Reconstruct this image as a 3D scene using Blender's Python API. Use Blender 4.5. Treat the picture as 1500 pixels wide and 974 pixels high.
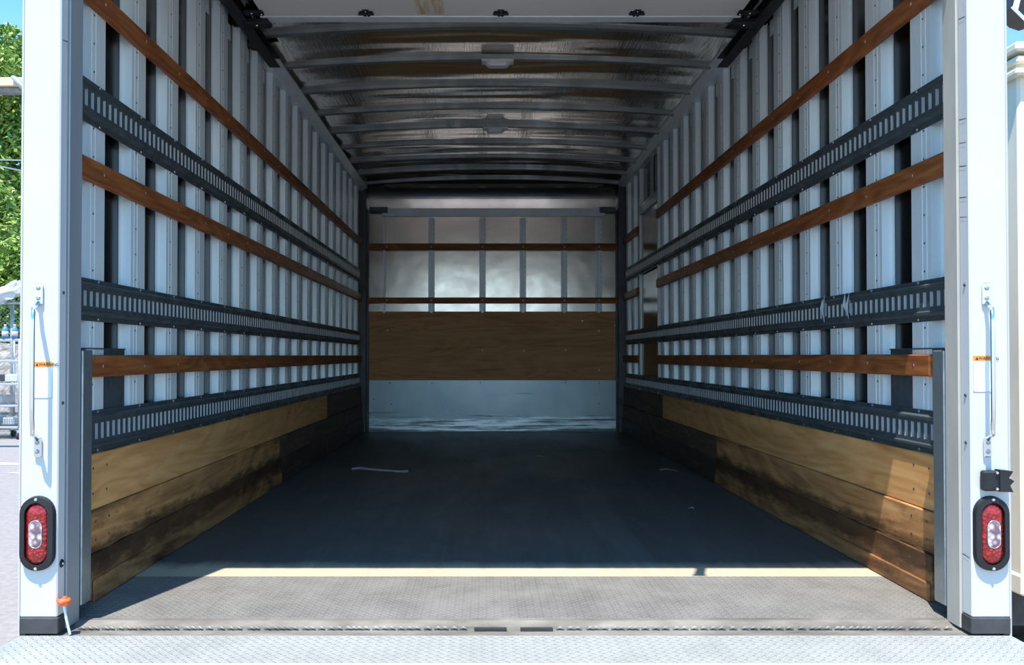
import bpy, math, random
from mathutils import Vector
random.seed(7)
S = bpy.context.scene
for o in list(bpy.data.objects): bpy.data.objects.remove(o)
COL = S.collection
R = math.radians

# ------------------------------------------------------------------ camera, sky, sun, exposure
F = 1200.0                                   # focal length in pixels of the 1500 px wide frame
PITCH = R(0.8)
cd = bpy.data.cameras.new('camera'); cam = bpy.data.objects.new('camera', cd); COL.objects.link(cam)
cam.location = (0, 0, .70); cam.rotation_euler = (R(90) + PITCH, 0, 0)
cd.sensor_width = 36; cd.lens = 36*F/1500
cd.shift_x = (750 - 709)/1500
cd.shift_y = ((521 - F*math.tan(PITCH)) - 487)/1500
cd.clip_end = 500
S.camera = cam

SUN_D = Vector((.333, 1.0, -2.88)).normalized()
w = bpy.data.worlds.new('sky'); S.world = w; w.use_nodes = True
nt = w.node_tree; nt.nodes.clear()
out = nt.nodes.new('ShaderNodeOutputWorld'); bg = nt.nodes.new('ShaderNodeBackground')
# clear summer sky: pale horizon, deep zenith, brighter towards the sun's side
tcw = nt.nodes.new('ShaderNodeTexCoord'); sxw = nt.nodes.new('ShaderNodeSeparateXYZ'); nt.links.new(tcw.outputs['Generated'], sxw.inputs[0])
rw = nt.nodes.new('ShaderNodeValToRGB'); er = rw.color_ramp.elements
while len(er) < 5: er.new(.5)
for q, (p_, c_) in zip(er, ((0, (.33, .38, .42)), (.03, (.54, .69, .77)), (.16, (.34, .58, .76)), (.40, (.065, .26, .52)), (1, (.04, .17, .45)))):
    q.position = p_; q.color = (*c_, 1)
nt.links.new(sxw.outputs[2], rw.inputs[0])
dp = nt.nodes.new('ShaderNodeVectorMath'); dp.operation = 'DOT_PRODUCT'; nt.links.new(tcw.outputs['Generated'], dp.inputs[0]); dp.inputs[1].default_value = -SUN_D
mr = nt.nodes.new('ShaderNodeMapRange'); mr.inputs['From Min'].default_value = -.2; mr.inputs['From Max'].default_value = 1; mr.inputs['To Min'].default_value = .72; mr.inputs['To Max'].default_value = 2.0
nt.links.new(dp.outputs['Value'], mr.inputs['Value'])
ms = nt.nodes.new('ShaderNodeVectorMath'); ms.operation = 'SCALE'; nt.links.new(rw.outputs[0], ms.inputs[0]); nt.links.new(mr.outputs[0], ms.inputs['Scale'])
bg.inputs['Strength'].default_value = 1.7
nt.links.new(ms.outputs[0], bg.inputs[0]); nt.links.new(bg.outputs[0], out.inputs[0])
sl = bpy.data.lights.new('sun', 'SUN'); sl.energy = 7.0; sl.angle = R(.5); sl.color = (1, .955, .88)
so = bpy.data.objects.new('sun', sl); COL.objects.link(so)
so.rotation_euler = SUN_D.to_track_quat('-Z', 'Y').to_euler(); so.location = (-3, -6, 14)
S.view_settings.view_transform = 'Standard'; S.view_settings.look = 'None'
S.view_settings.gamma = 1; S.view_settings.use_curve_mapping = False
S.view_settings.exposure = .44

# ------------------------------------------------------------------ materials
class NT:
    def __init__(s, name):
        s.m = bpy.data.materials.new(name); s.m.use_nodes = True
        s.t = s.m.node_tree; s.b = s.t.nodes['Principled BSDF']
    def n(s, typ, **kw):
        x = s.t.nodes.new(typ)
        for k, v in kw.items():
            if k in x.inputs: x.inputs[k].default_value = v
            else: setattr(x, k, v)
        return x
    def l(s, a, b): s.t.links.new(a, b)
    def coord(s, scale=(1, 1, 1), rot=(0, 0, 0), kind='Object'):
        tc = s.n('ShaderNodeTexCoord'); mp = s.n('ShaderNodeMapping')
        mp.inputs['Scale'].default_value = scale; mp.inputs['Rotation'].default_value = rot
        s.l(tc.outputs[kind], mp.inputs[0]); return mp.outputs[0]
    def noise(s, co, scale, detail=4, rough=.55, dist=0):
        x = s.n('ShaderNodeTexNoise'); x.inputs['Scale'].default_value = scale; x.inputs['Detail'].default_value = detail
        x.inputs['Roughness'].default_value = rough; x.inputs['Distortion'].default_value = dist
        s.l(co, x.inputs['Vector']); return x.outputs['Fac']
    def ramp(s, fac, stops):
        r = s.n('ShaderNodeValToRGB'); e = r.color_ramp.elements
        while len(e) < len(stops): e.new(.5)
        for q, (p, c) in zip(e, stops): q.position = p; q.color = (*c, 1) if len(c) == 3 else c
        s.l(fac, r.inputs[0]); return r.outputs[0]
    def mix(s, fac, a, b, mode='MIX'):
        x = s.n('ShaderNodeMix'); x.data_type = 'RGBA'; x.blend_type = mode
        for v, i in ((fac, 0), (a, 6), (b, 7)):
            if isinstance(v, (int, float)): x.inputs[i].default_value = v
            elif isinstance(v, tuple): x.inputs[i].default_value = (*v, 1)
            else: s.l(v, x.inputs[i])
        return x.outputs[2]
    def math(s, op, a, b=None, c=None):
        x = s.n('ShaderNodeMath'); x.operation = op
        for i, v in enumerate((a, b, c)):
            if v is None: continue
            if isinstance(v, (int, float)): x.inputs[i].default_value = v
            else: s.l(v, x.inputs[i])
        return x.outputs[0]
    def bump(s, h, strength=.3, dist=.01):
        x = s.n('ShaderNodeBump'); x.inputs['Strength'].default_value = strength; x.inputs['Distance'].default_value = dist
        s.l(h, x.inputs['Height']); s.l(x.outputs[0], s.b.inputs['Normal'])
    def set(s, **kw):
        for k, v in kw.items():
            k = k.replace('_', ' ')
            if isinstance(v, tuple): s.b.inputs[k].default_value = (*v, 1)
            elif isinstance(v, (int, float)): s.b.inputs[k].default_value = v
            else: s.l(v, s.b.inputs[k])

def plain(name, col, rough=.5, metal=0, var=.12, nscale=12, bump=0, stretch=(1, 1, 1)):
    k = NT(name); co = k.coord(stretch); f = k.noise(co, nscale, 5)
    lo = tuple(c*(1 - var) for c in col); hi = tuple(min(1, c*(1 + var)) for c in col)
    k.set(Base_Color=k.ramp(f, [(.3, lo), (.7, hi)]), Roughness=rough, Metallic=metal)
    if bump: k.bump(f, bump, .003)
    return k.m

def metal(name, col, rough, mt=1.0, spots=.25, nscale=5, stretch=(1, 1, 1), wav=0, wscale=2, wstretch=(1, 1, 1), wdist=.02, micro=0):
    k = NT(name); co = k.coord(stretch); f = k.noise(co, nscale, 6, .65)
    dk = tuple(c*(1 - spots) for c in col)
    k.set(Base_Color=k.ramp(f, [(.35, dk), (.6, col)]), Metallic=mt)
    k.set(Roughness=k.ramp(f, [(.3, (rough*1.35,)*3), (.7, (rough*.8,)*3)]))
    if wav:
        g = k.noise(k.coord(wstretch), wscale, 2, .4)
        if micro: g = k.math('ADD', g, k.math('MULTIPLY', k.noise(k.coord((160, 1.5, 1)), 1.0, 2, .5), micro))
        k.bump(g, wav, wdist)
    return k.m

def wood(name, stops, axis='y', rough=.55, gscale=30, stain=None, stain_rng=(.5, .7), knots=True, coat=0, grime=None):
    k = NT(name)
    st = {'y': (1, .07, 1), 'x': (.07, 1, 1), 'z': (1, 1, .07)}[axis]
    co = k.coord(st)
    warp = k.noise(k.coord(tuple(v*1.6 + .25 for v in st)), 2.6, 2, .5, .6)
    wv = k.math('MULTIPLY', k.math('SINE', k.math('MULTIPLY', warp, 60.0)), .5)
    wv = k.math('ADD', wv, .5)
    fine = k.noise(co, gscale, 6, .7, .8)
    f = k.math('ADD', k.math('MULTIPLY', wv, .14), k.math('MULTIPLY', fine, .86))
    col = k.ramp(f, stops)
    if knots:
        kn = k.n('ShaderNodeTexVoronoi'); kn.inputs['Scale'].default_value = 3.2; kn.distance = 'EUCLIDEAN'
        k.l(k.coord(tuple(.45 if v < 1 else 1 for v in st)), kn.inputs['Vector'])
        col = k.mix(k.ramp(kn.outputs['Distance'], [(.0, (.85,)*3), (.075, (0,)*3)]), col, tuple(c*.35 for c in stops[0][1]))
    if stain:
        sn = k.noise(k.coord(tuple(max(v, .3) for v in st)), 4.5, 7, .7, .5)
        col = k.mix(k.ramp(sn, [(stain_rng[0], (0,)*3), (stain_rng[1], (1,)*3)]), col, stain)
    if grime:      # scraped, blackened band along the board
        z0, z1 = grime; sz = k.n('ShaderNodeSeparateXYZ'); k.l(k.coord(), sz.inputs[0])
        gn = k.noise(k.coord((1, .5, 1.5)), 16, 7, .72)
        zz = k.math('ADD', sz.outputs[2], k.math('MULTIPLY', k.math('SUBTRACT', gn, .5), .13))
        g = k.n('ShaderNodeMapRange'); g.inputs['From Min'].default_value = z0; g.inputs['From Max'].default_value = z1; k.l(zz, g.inputs['Value'])
        col = k.mix(k.math('MULTIPLY', g.outputs[0], .72), col, (.03, .017, .011))
    k.set(Base_Color=col, Roughness=rough, Coat_Weight=coat, Coat_Roughness=.25)
    k.b.inputs['Specular IOR Level'].default_value = .22
    k.bump(f, .25, .002)
    return k.m

M = {}
M['post'] = metal('mill_aluminium_post', (.78, .88, .92), .42, .25, .08, 6, (1, 1, .25))
M['rivet'] = metal('rivet_dark', (.10, .11, .12), .5, .6)
M['rivet_light'] = metal('rivet_light', (.7, .7, .7), .35)
M['skin'] = metal('dark_aluminium_skin', (.070, .074, .080), .17, .95, .3, 3, (1, 1, .5), .25, 2.2, (1, 1, 1), .02)
M['roof'] = metal('wavy_roof_aluminium', (.70, .64, .56), .09, 1, .15, 2, (.5, 2, 1), .9, 1.0, (.42, 2.6, 1), .07, micro=.012)
M['backsheet'] = metal('brushed_aluminium_sheet', (.66, .61, .55), .20, 1, .12, 3, (1, 1, 1), .35, 3.2, (1, 1, 1.2), .012)
M['bow'] = metal('roof_bow_aluminium', (.27, .31, .33), .42, .6, .2)
M['galv'] = metal('galvanised_steel_dark', (.13, .165, .185), .5, .7, .35, 14, (1, 1, 1), .15, 40, (1, 1, 1), .002)
M['slot_lip'] = metal('doorway_lit_lip', (.66, .70, .72), .45, .3, .06)  # galvanised steel again, with the doorway light painted into a brighter colour
M['galv_light'] = metal('galvanised_steel_light', (.42, .50, .54), .38, .85, .25, 10)
M['chrome'] = metal('chrome', (.80, .82, .83), .18, 1, .1)
M['white'] = plain('white_paint', (.56, .575, .575), .35, 0, .04, 3)
M['offwhite'] = plain('off_white_paint', (.50, .50, .48), .45, 0, .07, 3)
M['jamb'] = plain('grey_anodised_jamb', (.33, .36, .38), .42, .35, .14, 6, stretch=(1, 1, .1))
M['jamb_sunlit'] = plain('sunlit_jamb', (.46, .44, .39), .5, .1, .12, 10, stretch=(1, 1, .3))  # right jamb liner, sunlight painted in as a warmer, brighter cream
M['black'] = plain('black_plastic', (.010, .010, .012), .6, 0, .3, 8)
M['rubber'] = plain('scuffed_black_rubber', (.05, .05, .052), .7, 0, .5, 9, .2)
M['tyre'] = plain('tyre_rubber', (.03, .03, .03), .85, 0, .3, 9)
M['orange'] = plain('orange_label', (.85, .28, .05), .5, 0, .05)
M['ink'] = plain('black_ink', (.03, .03, .03), .6, 0, .05)
M['label_white'] = plain('clear_label', (.70, .75, .76), .3, 0, .02)
M['label_edge'] = plain('label_edge_grey', (.45, .48, .50), .5, 0, .02)
M['redplastic'] = plain('orange_red_plastic', (.85, .12, .03), .4, 0, .1)
M['cord'] = plain('pale_cord', (.62, .70, .74), .5, 0, .08)
M['tape'] = plain('clear_tape_scrap', (.62, .68, .70), .25, 0, .15)
M['strap'] = plain('dark_webbing', (.05, .05, .055), .9, 0, .2)
M['beige'] = plain('beige_truck_paint', (.74, .66, .52), .55, 0, .12, 3, .1, (1, 1, .4))
M['asphalt'] = plain('pale_asphalt', (.235, .205, .19), .9, 0, .16, 22, .4)
M['gravel'] = plain('mixed_gravel', (.20, .18, .16), .9, 0, .75, 7, .8)
M['roadpaint'] = plain('white_road_paint', (.6, .6, .58), .8, 0, .08)
M['trunk'] = plain('tree_bark', (.12, .08, .05), .9, 0, .3, 10, .5)
M['rackmetal'] = metal('pale_rack_metal', (.50, .53, .56), .4, .6, .2)
M['blue'] = plain('blue_plastic', (.06, .22, .50), .4, 0, .1)
M['beamwood'] = plain('tan_painted_beam', (.62, .50, .34), .7, 0, .12, 6, .1, (.2, 1, 1))
M['fence'] = metal('fence_wire', (.50, .51, .50), .5, .7, .2)
M['lens_grey'] = plain('dome_lens', (.62, .64, .66), .3, 0, .03)

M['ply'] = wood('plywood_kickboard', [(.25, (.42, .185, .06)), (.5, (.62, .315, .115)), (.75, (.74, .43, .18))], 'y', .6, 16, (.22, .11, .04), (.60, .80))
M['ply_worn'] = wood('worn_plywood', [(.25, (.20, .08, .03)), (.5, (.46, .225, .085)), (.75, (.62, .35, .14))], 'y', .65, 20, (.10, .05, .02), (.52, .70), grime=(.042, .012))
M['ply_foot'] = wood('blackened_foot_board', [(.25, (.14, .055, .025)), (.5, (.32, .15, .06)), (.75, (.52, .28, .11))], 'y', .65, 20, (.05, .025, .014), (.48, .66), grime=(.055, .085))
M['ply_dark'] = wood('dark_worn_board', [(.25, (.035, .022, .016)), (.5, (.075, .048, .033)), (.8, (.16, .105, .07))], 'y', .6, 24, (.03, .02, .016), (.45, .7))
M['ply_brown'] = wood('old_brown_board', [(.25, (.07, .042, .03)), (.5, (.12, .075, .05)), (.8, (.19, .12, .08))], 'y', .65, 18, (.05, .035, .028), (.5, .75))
M['ply_back'] = wood('plywood_back_panel', [(.25, (.30, .145, .06)), (.5, (.48, .25, .105)), (.75, (.56, .32, .14))], 'x', .6, 14, (.15, .09, .045), (.62, .8))
M['red'] = wood('varnished_red_wood', [(.25, (.10, .030, .012)), (.5, (.25, .082, .026)), (.78, (.44, .17, .055))], 'y', .5, 34, knots=False, coat=0)
M['red_x'] = wood('varnished_red_wood_back', [(.25, (.10, .030, .012)), (.5, (.25, .082, .026)), (.78, (.44, .17, .055))], 'x', .5, 34, knots=False, coat=0)

# truck floor: long dark boards, dusty and worn
k = NT('dark_board_floor'); co = k.coord()
sx = k.n('ShaderNodeSeparateXYZ'); k.l(co, sx.inputs[0])
bi = k.math('DIVIDE', k.math('ADD', sx.outputs[0], 5.0), .145)
fl = k.math('FLOOR', bi); fr = k.math('FRACT', bi)
wn = k.n('ShaderNodeTexWhiteNoise'); wn.noise_dimensions = '1D'; k.l(fl, wn.inputs['W'])
grain = k.noise(k.coord((4, .35, 1)), 5, 8, .72, .5)
dirt = k.noise(k.coord((1, .45, 1)), 1.7, 6, .65, .6)
fcol = k.ramp(k.math('ADD', k.math('MULTIPLY', grain, .65), k.math('MULTIPLY', wn.outputs['Value'], .16)),
              [(.2, (.045, .050, .050)), (.5, (.10, .105, .10)), (.8, (.19, .19, .175))])
fcol = k.mix(k.ramp(dirt, [(.42, (0,)*3), (.72, (.75,)*3)]), fcol, (.055, .062, .066)) if False else k.mix(k.ramp(dirt, [(.42, (0,)*3), (.72, (.75,)*3)]), fcol, (.055, .062, .066))
gapm = k.math('LESS_THAN', fr, .014)
fcol = k.mix(k.math('MULTIPLY', gapm, .6), fcol, (.04, .04, .04))
tc2 = k.n('ShaderNodeTexCoord')
# worn loading edge, its sunlit strip painted into the board colour (object origin sits mid floor; edge lies at its near end)
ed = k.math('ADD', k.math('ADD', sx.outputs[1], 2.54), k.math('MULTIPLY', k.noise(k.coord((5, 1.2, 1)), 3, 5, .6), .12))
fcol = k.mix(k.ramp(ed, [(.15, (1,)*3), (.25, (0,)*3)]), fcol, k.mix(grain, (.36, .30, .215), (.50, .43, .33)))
# the strip's paler tan carries painted sunlight, fading past the shadow line
k.set(Base_Color=fcol, Roughness=k.ramp(dirt, [(.3, (.42,)*3), (.7, (.62,)*3)]))
k.bump(k.math('SUBTRACT', grain, gapm), .25, .003)
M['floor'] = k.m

def tread(name, col, pitch, rough, mt, depth, dirtcol, hi=1.3):
    k = NT(name); co = k.coord((1/pitch, 1/pitch, 1), (0, 0, R(45)))
    s = k.n('ShaderNodeSeparateXYZ'); k.l(co, s.inputs[0])
    fx = k.math('FLOOR', s.outputs[0]); fy = k.math('FLOOR', s.outputs[1])
    par = k.math('ABSOLUTE', k.math('MODULO', k.math('ADD', fx, fy), 2.0))
    a = k.math('SUBTRACT', k.math('FRACT', s.outputs[0]), .5); b = k.math('SUBTRACT', k.math('FRACT', s.outputs[1]), .5)
    def ell(p, q): return k.math('ADD', k.math('POWER', k.math('MULTIPLY', k.math('ABSOLUTE', p), 2.1), 2.0), k.math('POWER', k.math('MULTIPLY', k.math('ABSOLUTE', q), 6.5), 2.0))
    e1, e2 = ell(a, b), ell(b, a)
    d = k.math('ADD', k.math('MULTIPLY', e1, par), k.math('MULTIPLY', e2, k.math('SUBTRACT', 1.0, par)))
    h = k.math('MAXIMUM', k.math('SUBTRACT', 1.0, d), 0.0)
    n = k.noise(k.coord(), 7, 7, .7)
    base = k.mix(k.ramp(n, [(.4, (0,)*3), (.75, (1,)*3)]), col, dirtcol)
    base = k.mix(h, base, tuple(min(1, c*hi) for c in col))
    k.set(Base_Color=base, Roughness=rough, Metallic=mt); k.bump(h, 1.0, depth)
    return k.m
M['tread_grey'] = tread('grey_tread_plate', (.225, .215, .20), .0155, .55, .2, .006, (.13, .125, .115), 1.9)
M['tread_white'] = tread('pale_tread_plate', (.37, .38, .365), .018, .45, .2, .0045, (.28, .29, .28))
M['sill_metal'] = plain('dirty_sill_steel', (.21, .195, .175), .55, .3, .4, 18, .4, (.4, 1, 1))

# steel kick plate at the front: scuffed paint, wear along the foot
k = NT('scuffed_blue_steel'); co = k.coord(); s = k.n('ShaderNodeSeparateXYZ'); k.l(co, s.inputs[0])
n = k.noise(k.coord((.35, 1, 3.2)), 7, 8, .75, .4); n2 = k.noise(k.coord(), 2.2, 4)
base = k.ramp(n2, [(.3, (.27, .37, .42)), (.7, (.42, .52, .56))])
lowm = k.math('MULTIPLY', k.math('SUBTRACT', 1.0, k.math('SMOOTH_MIN', k.math('DIVIDE', s.outputs[2], .22), 1.0, .1)), 1.0)
wear = k.ramp(k.math('ADD', k.math('MULTIPLY', lowm, .42), k.math('MULTIPLY', n, .65)), [(.5, (0,)*3), (.6, (1,)*3)])
base = k.mix(wear, base, (.80, .90, .95))
sc = k.ramp(k.math('ADD', k.math('MULTIPLY', lowm, .22), k.noise(k.coord((.25, 1, 5)), 5, 6, .7)), [(.62, (0,)*3), (.72, (.9,)*3)])
base = k.mix(sc, base, (.07, .12, .15))
k.set(Base_Color=base, Roughness=.36, Metallic=.55); M['kickplate'] = k.m

# roll door panel: off white with a rust-brown run
M['door_panel'] = plain('roll_door_paint', (.80, .78, .75), .5, 0, .08, 2.5)
k = NT('rust_stain'); n = k.noise(k.coord((6, .6, 1)), 8, 6, .7)
k.set(Base_Color=k.ramp(n, [(.35, (.80, .76, .70)), (.65, (.52, .34, .19))]), Roughness=.7); M['rust'] = k.m

k = NT('red_lens'); v = k.n('ShaderNodeTexVoronoi'); v.inputs['Scale'].default_value = 130; k.l(k.coord(), v.inputs['Vector'])
k.set(Base_Color=k.ramp(v.outputs['Distance'], [(.1, (.42, .010, .008)), (.7, (.17, .003, .004))]), Roughness=.12, Coat_Weight=.6)
k.bump(v.outputs['Distance'], .6, .003); M['lens'] = k.m
k = NT('clear_lens'); v = k.n('ShaderNodeTexVoronoi'); v.inputs['Scale'].default_value = 70; k.l(k.coord(), v.inputs['Vector'])
k.set(Base_Color=k.ramp(v.outputs['Distance'], [(.15, (.85, .82, .84)), (.6, (.25, .16, .19))]), Roughness=.12, Metallic=.5)
k.bump(v.outputs['Distance'], .7, .003); M['clear'] = k.m

k = NT('leaves'); g = k.n('ShaderNodeNewGeometry')
k.set(Base_Color=k.ramp(g.outputs['Random Per Island'], [(0, (.07, .15, .02)), (.5, (.20, .33, .05)), (1, (.46, .56, .13))]), Roughness=.5)
try: k.b.inputs['Transmission Weight'].default_value = 0; k.b.inputs['Subsurface Weight'].default_value = 0
except Exception: pass
M['leaf'] = k.m

# ------------------------------------------------------------------ mesh builder
class MB:
    def __init__(s): s.v = []; s.f = []; s.m = []
    def add(s, vs, fs, mi=0):
        o = len(s.v); s.v += [tuple(p) for p in vs]
        for f in fs: s.f.append(tuple(i + o for i in f)); s.m.append(mi)
        return s
    def box(s, x0, x1, y0, y1, z0, z1, mi=0):
        x0, x1 = sorted((x0, x1)); y0, y1 = sorted((y0, y1)); z0, z1 = sorted((z0, z1))
        return s.add([(x0,y0,z0),(x1,y0,z0),(x1,y1,z0),(x0,y1,z0),(x0,y0,z1),(x1,y0,z1),(x1,y1,z1),(x0,y1,z1)],
              [(0,3,2,1),(4,5,6,7),(0,1,5,4),(1,2,6,5),(2,3,7,6),(3,0,4,7)], mi)
    def cham(s, x0, x1, y0, y1, z0, z1, b, mi=0):
        """box with chamfered edges"""
        x0, x1 = sorted((x0, x1)); y0, y1 = sorted((y0, y1)); z0, z1 = sorted((z0, z1))
        V = []; idx = {}
        for ix, X in ((0, x0), (1, x1)):
            for iy, Y in ((0, y0), (1, y1)):
                for iz, Z in ((0, z0), (1, z1)):
                    dx = b if ix == 0 else -b; dy = b if iy == 0 else -b; dz = b if iz == 0 else -b
                    for a, p in (('x', (X, Y+dy, Z+dz)), ('y', (X+dx, Y, Z+dz)), ('z', (X+dx, Y+dy, Z))):
                        idx[(ix, iy, iz, a)] = len(V); V.append(p)
        Fs = []
        for i in (0, 1):
            Fs.append([idx[(i,0,0,'x')], idx[(i,1,0,'x')], idx[(i,1,1,'x')], idx[(i,0,1,'x')]])
            Fs.append([idx[(0,i,0,'y')], idx[(1,i,0,'y')], idx[(1,i,1,'y')], idx[(0,i,1,'y')]])
            Fs.append([idx[(0,0,i,'z')], idx[(1,0,i,'z')], idx[(1,1,i,'z')], idx[(0,1,i,'z')]])
        for i in (0, 1):
            for j in (0, 1):
                Fs.append([idx[(i,j,0,'x')], idx[(i,j,1,'x')], idx[(i,j,1,'y')], idx[(i,j,0,'y')]])
                Fs.append([idx[(i,0,j,'x')], idx[(i,1,j,'x')], idx[(i,1,j,'z')], idx[(i,0,j,'z')]])
                Fs.append([idx[(0,i,j,'y')], idx[(1,i,j,'y')], idx[(1,i,j,'z')], idx[(0,i,j,'z')]])
                for q in (0, 1): Fs.append([idx[(i,j,q,'x')], idx[(i,j,q,'y')], idx[(i,j,q,'z')]])
        c = Vector(((x0+x1)/2, (y0+y1)/2, (z0+z1)/2)); G = []
        for f in Fs:
            P = [Vector(V[i]) for i in f]; n = (P[1]-P[0]).cross(P[2]-P[0]); m = sum(P, Vector())/len(P)
            G.append(f if n.dot(m - c) > 0 else f[::-1])
        return s.add(V, G, mi)
    def extr(s, prof, axis, a, b, mi=0, caps=True):
        """closed profile of (p,q) swept along axis: x:(y,z) y:(x,z) z:(x,y)"""
        mk = {'x': lambda p, t: (t, p[0], p[1]), 'y': lambda p, t: (p[0], t, p[1]), 'z': lambda p, t: (p[0], p[1], t)}[axis]
        n = len(prof); V = [mk(p, a) for p in prof] + [mk(p, b) for p in prof]
        Fs = [(i, (i+1) % n, (i+1) % n + n, i + n) for i in range(n)]
        if caps: Fs += [tuple(range(n))[::-1], tuple(range(n, 2*n))]
        return s.add(V, Fs, mi)
    def tube(s, pts, r, seg=8, mi=0, cap=True):
        pts = [Vector(p) for p in pts]; V = []; n = len(pts)
        rr = r if isinstance(r, (list, tuple)) else [r]*n
        up = None
        for i, p in enumerate(pts):
            t = (pts[min(i+1, n-1)] - pts[max(i-1, 0)]).normalized()
            if up is None: up = t.orthogonal().normalized()
            up = (up - t*up.dot(t)).normalized(); bi = t.cross(up)
            for j in range(seg):
                a = 2*math.pi*j/seg; V.append(p + (up*math.cos(a) + bi*math.sin(a))*rr[i])
        Fs = [(i*seg + j, i*seg + (j+1) % seg, (i+1)*seg + (j+1) % seg, (i+1)*seg + j) for i in range(n-1) for j in range(seg)]
        if cap: Fs += [tuple(range(seg))[::-1], tuple(range((n-1)*seg, n*seg))]
        return s.add(V, Fs, mi)
    def dome(s, c, r, nrm, h=None, seg=8, mi=0):
        """low rivet head: centre c, axis nrm"""
        h = h or r*.5; c = Vector(c); nrm = Vector(nrm).normalized(); u = nrm.orthogonal().normalized(); v = nrm.cross(u)
        V = []
        for rr, hh in ((r, 0), (r*.75, h*.7)):
            for j in range(seg):
                a = 2*math.pi*j/seg; V.append(c + (u*math.cos(a) + v*math.sin(a))*rr + nrm*hh)
        V.append(c + nrm*h)
        Fs = [(j, (j+1) % seg, (j+1) % seg + seg, j + seg) for j in range(seg)] + [(seg + j, seg + (j+1) % seg, 2*seg) for j in range(seg)]
        return s.add(V, Fs, mi)
    def build(s, name, mats, parent=None, smooth=False, origin='base'):
        me = bpy.data.meshes.new(name)
        if not isinstance(mats, (list, tuple)): mats = [mats]
        if parent is None and origin == 'base':
            xs, ys, zs = zip(*s.v); o = Vector(((min(xs)+max(xs))/2, (min(ys)+max(ys))/2, min(zs)))
        elif parent is not None: o = Vector(parent.get('_o', (0, 0, 0)))
        else: o = Vector((0, 0, 0))
        me.from_pydata([tuple(Vector(p) - o) for p in s.v], [], s.f)
        for q in mats: me.materials.append(M[q] if isinstance(q, str) else q)
        for p, mi in zip(me.polygons, s.m): p.material_index = mi; p.use_smooth = smooth
        me.validate(); me.update()
        ob = bpy.data.objects.new(name, me); COL.objects.link(ob)
        if parent is None: ob.location = o
        else:
            ob.parent = parent
        ob['_o'] = tuple(o)
        return ob

def tag(o, label=None, cat=None, group=None, kind=None):
    if label: o['label'] = label
    if cat: o['category'] = cat
    if group: o['group'] = group
    if kind: o['kind'] = kind
    return o
def empty(name, loc):
    o = bpy.data.objects.new(name, None); o.empty_display_size = .1; COL.objects.link(o); o.location = loc; o['_o'] = tuple(loc); return o
def struct(o, label=None):
    return tag(o, label, None, None, 'structure')
def dup(o, loc, parent):
    c = o.copy(); COL.objects.link(c); c.parent = parent; c.location = loc; return c

ORD = ['first', 'second', 'third', 'fourth', 'fifth', 'sixth', 'seventh', 'eighth', 'ninth', 'tenth', 'eleventh', 'twelfth',
       'thirteenth', 'fourteenth', 'fifteenth', 'sixteenth', 'seventeenth', 'eighteenth', 'nineteenth', 'twentieth']

# ------------------------------------------------------------------ main measures (metres; y runs into the truck)
Y0, YS, YF, YB = 2.06, 2.19, 2.609, 7.64     # post face, sill edge, floor start, back wall
XL, XR = -1.14, 1.297                        # crown plane of the wall posts
GROUND = -.85
SIDE = {'left': -1, 'right': 1}
def W(side, d):                              # x at distance d inward from the crown plane
    return XL + d if side == 'left' else XR - d
def nin(side): return (1, 0, 0) if side == 'left' else (-1, 0, 0)

# ------------------------------------------------------------------ shell
b = MB(); b.box(XL-.045, XL-.03, Y0+.04, YB+.05, -.12, 2.40, 0); b.box(XL-.05, XL-.045, Y0+.04, YB+.05, -.12, 2.40, 1)
struct(b.build('wall_left', ['skin', 'offwhite']), 'dark sheet aluminium skin of the left truck wall behind its posts')
# right wall with the side door opening y 6.09..6.81, z .27..1.865
DA, DB = 6.09, 6.81
b = MB()
for y0, y1, z0, z1 in ((Y0+.04, DA, -.12, 2.40), (DB, YB+.05, -.12, 2.40), (DA, DB, -.12, .27), (DA, DB, 1.865, 2.40)):
    b.box(XR+.03, XR+.045, y0, y1, z0, z1, 0); b.box(XR+.045, XR+.05, y0, y1, z0, z1, 1)
struct(b.build('wall_right', ['skin', 'offwhite']), 'dark sheet aluminium skin of the right truck wall behind its posts')
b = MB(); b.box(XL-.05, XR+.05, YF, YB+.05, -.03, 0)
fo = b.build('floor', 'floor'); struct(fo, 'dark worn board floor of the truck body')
b = MB(); b.box(XL-.05, XR+.05, Y0, YB+.05, -.12, -.032)
struct(b.build('trim_1', 'sill_metal'), 'steel deck frame under the truck floor')

# roof: lightly arched skin
def arch(x, ze=2.285, zc=2.335):
    t = (x - (XL+XR)/2)/((XR-XL)/2); return zc - (zc - ze)*t*t
b = MB(); N = 24; V = []; Fs = []
xs = [XL-.05 + (XR-XL+.1)*i/N for i in range(N+1)]
ys = [Y0+.0405 + (YB - .1405 - Y0)*j/60 for j in range(61)]
for dz in (0, .03):
    for y in ys:
        for x in xs:
            sag = 0
            if dz == 0 and y > 3.6:      # sheet bellies down a little between the bows
                ph = (y - 4.03)/.4395; sag = -.006*math.sin(math.pi*(ph % 1.0)) * (.6 + .4*math.sin(x*3.1 + int(ph)*1.7))
            V.append((x, y, arch(x) + dz + sag))
n1 = N + 1; off = n1*61
for j in range(60):
    for i in range(N):
        a = j*n1 + i
        Fs.append((a, a + n1, a + n1 + 1, a + 1)); Fs.append((a + off, a + 1 + off, a + n1 + 1 + off, a + n1 + off))
b.add(V, Fs); b.box(XL-.05, XR+.05, Y0+.0405, YB+.05, 2.401, 2.42)
struct(b.build('ceiling', 'roof', smooth=True), 'wavy polished aluminium roof sheet')

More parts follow.
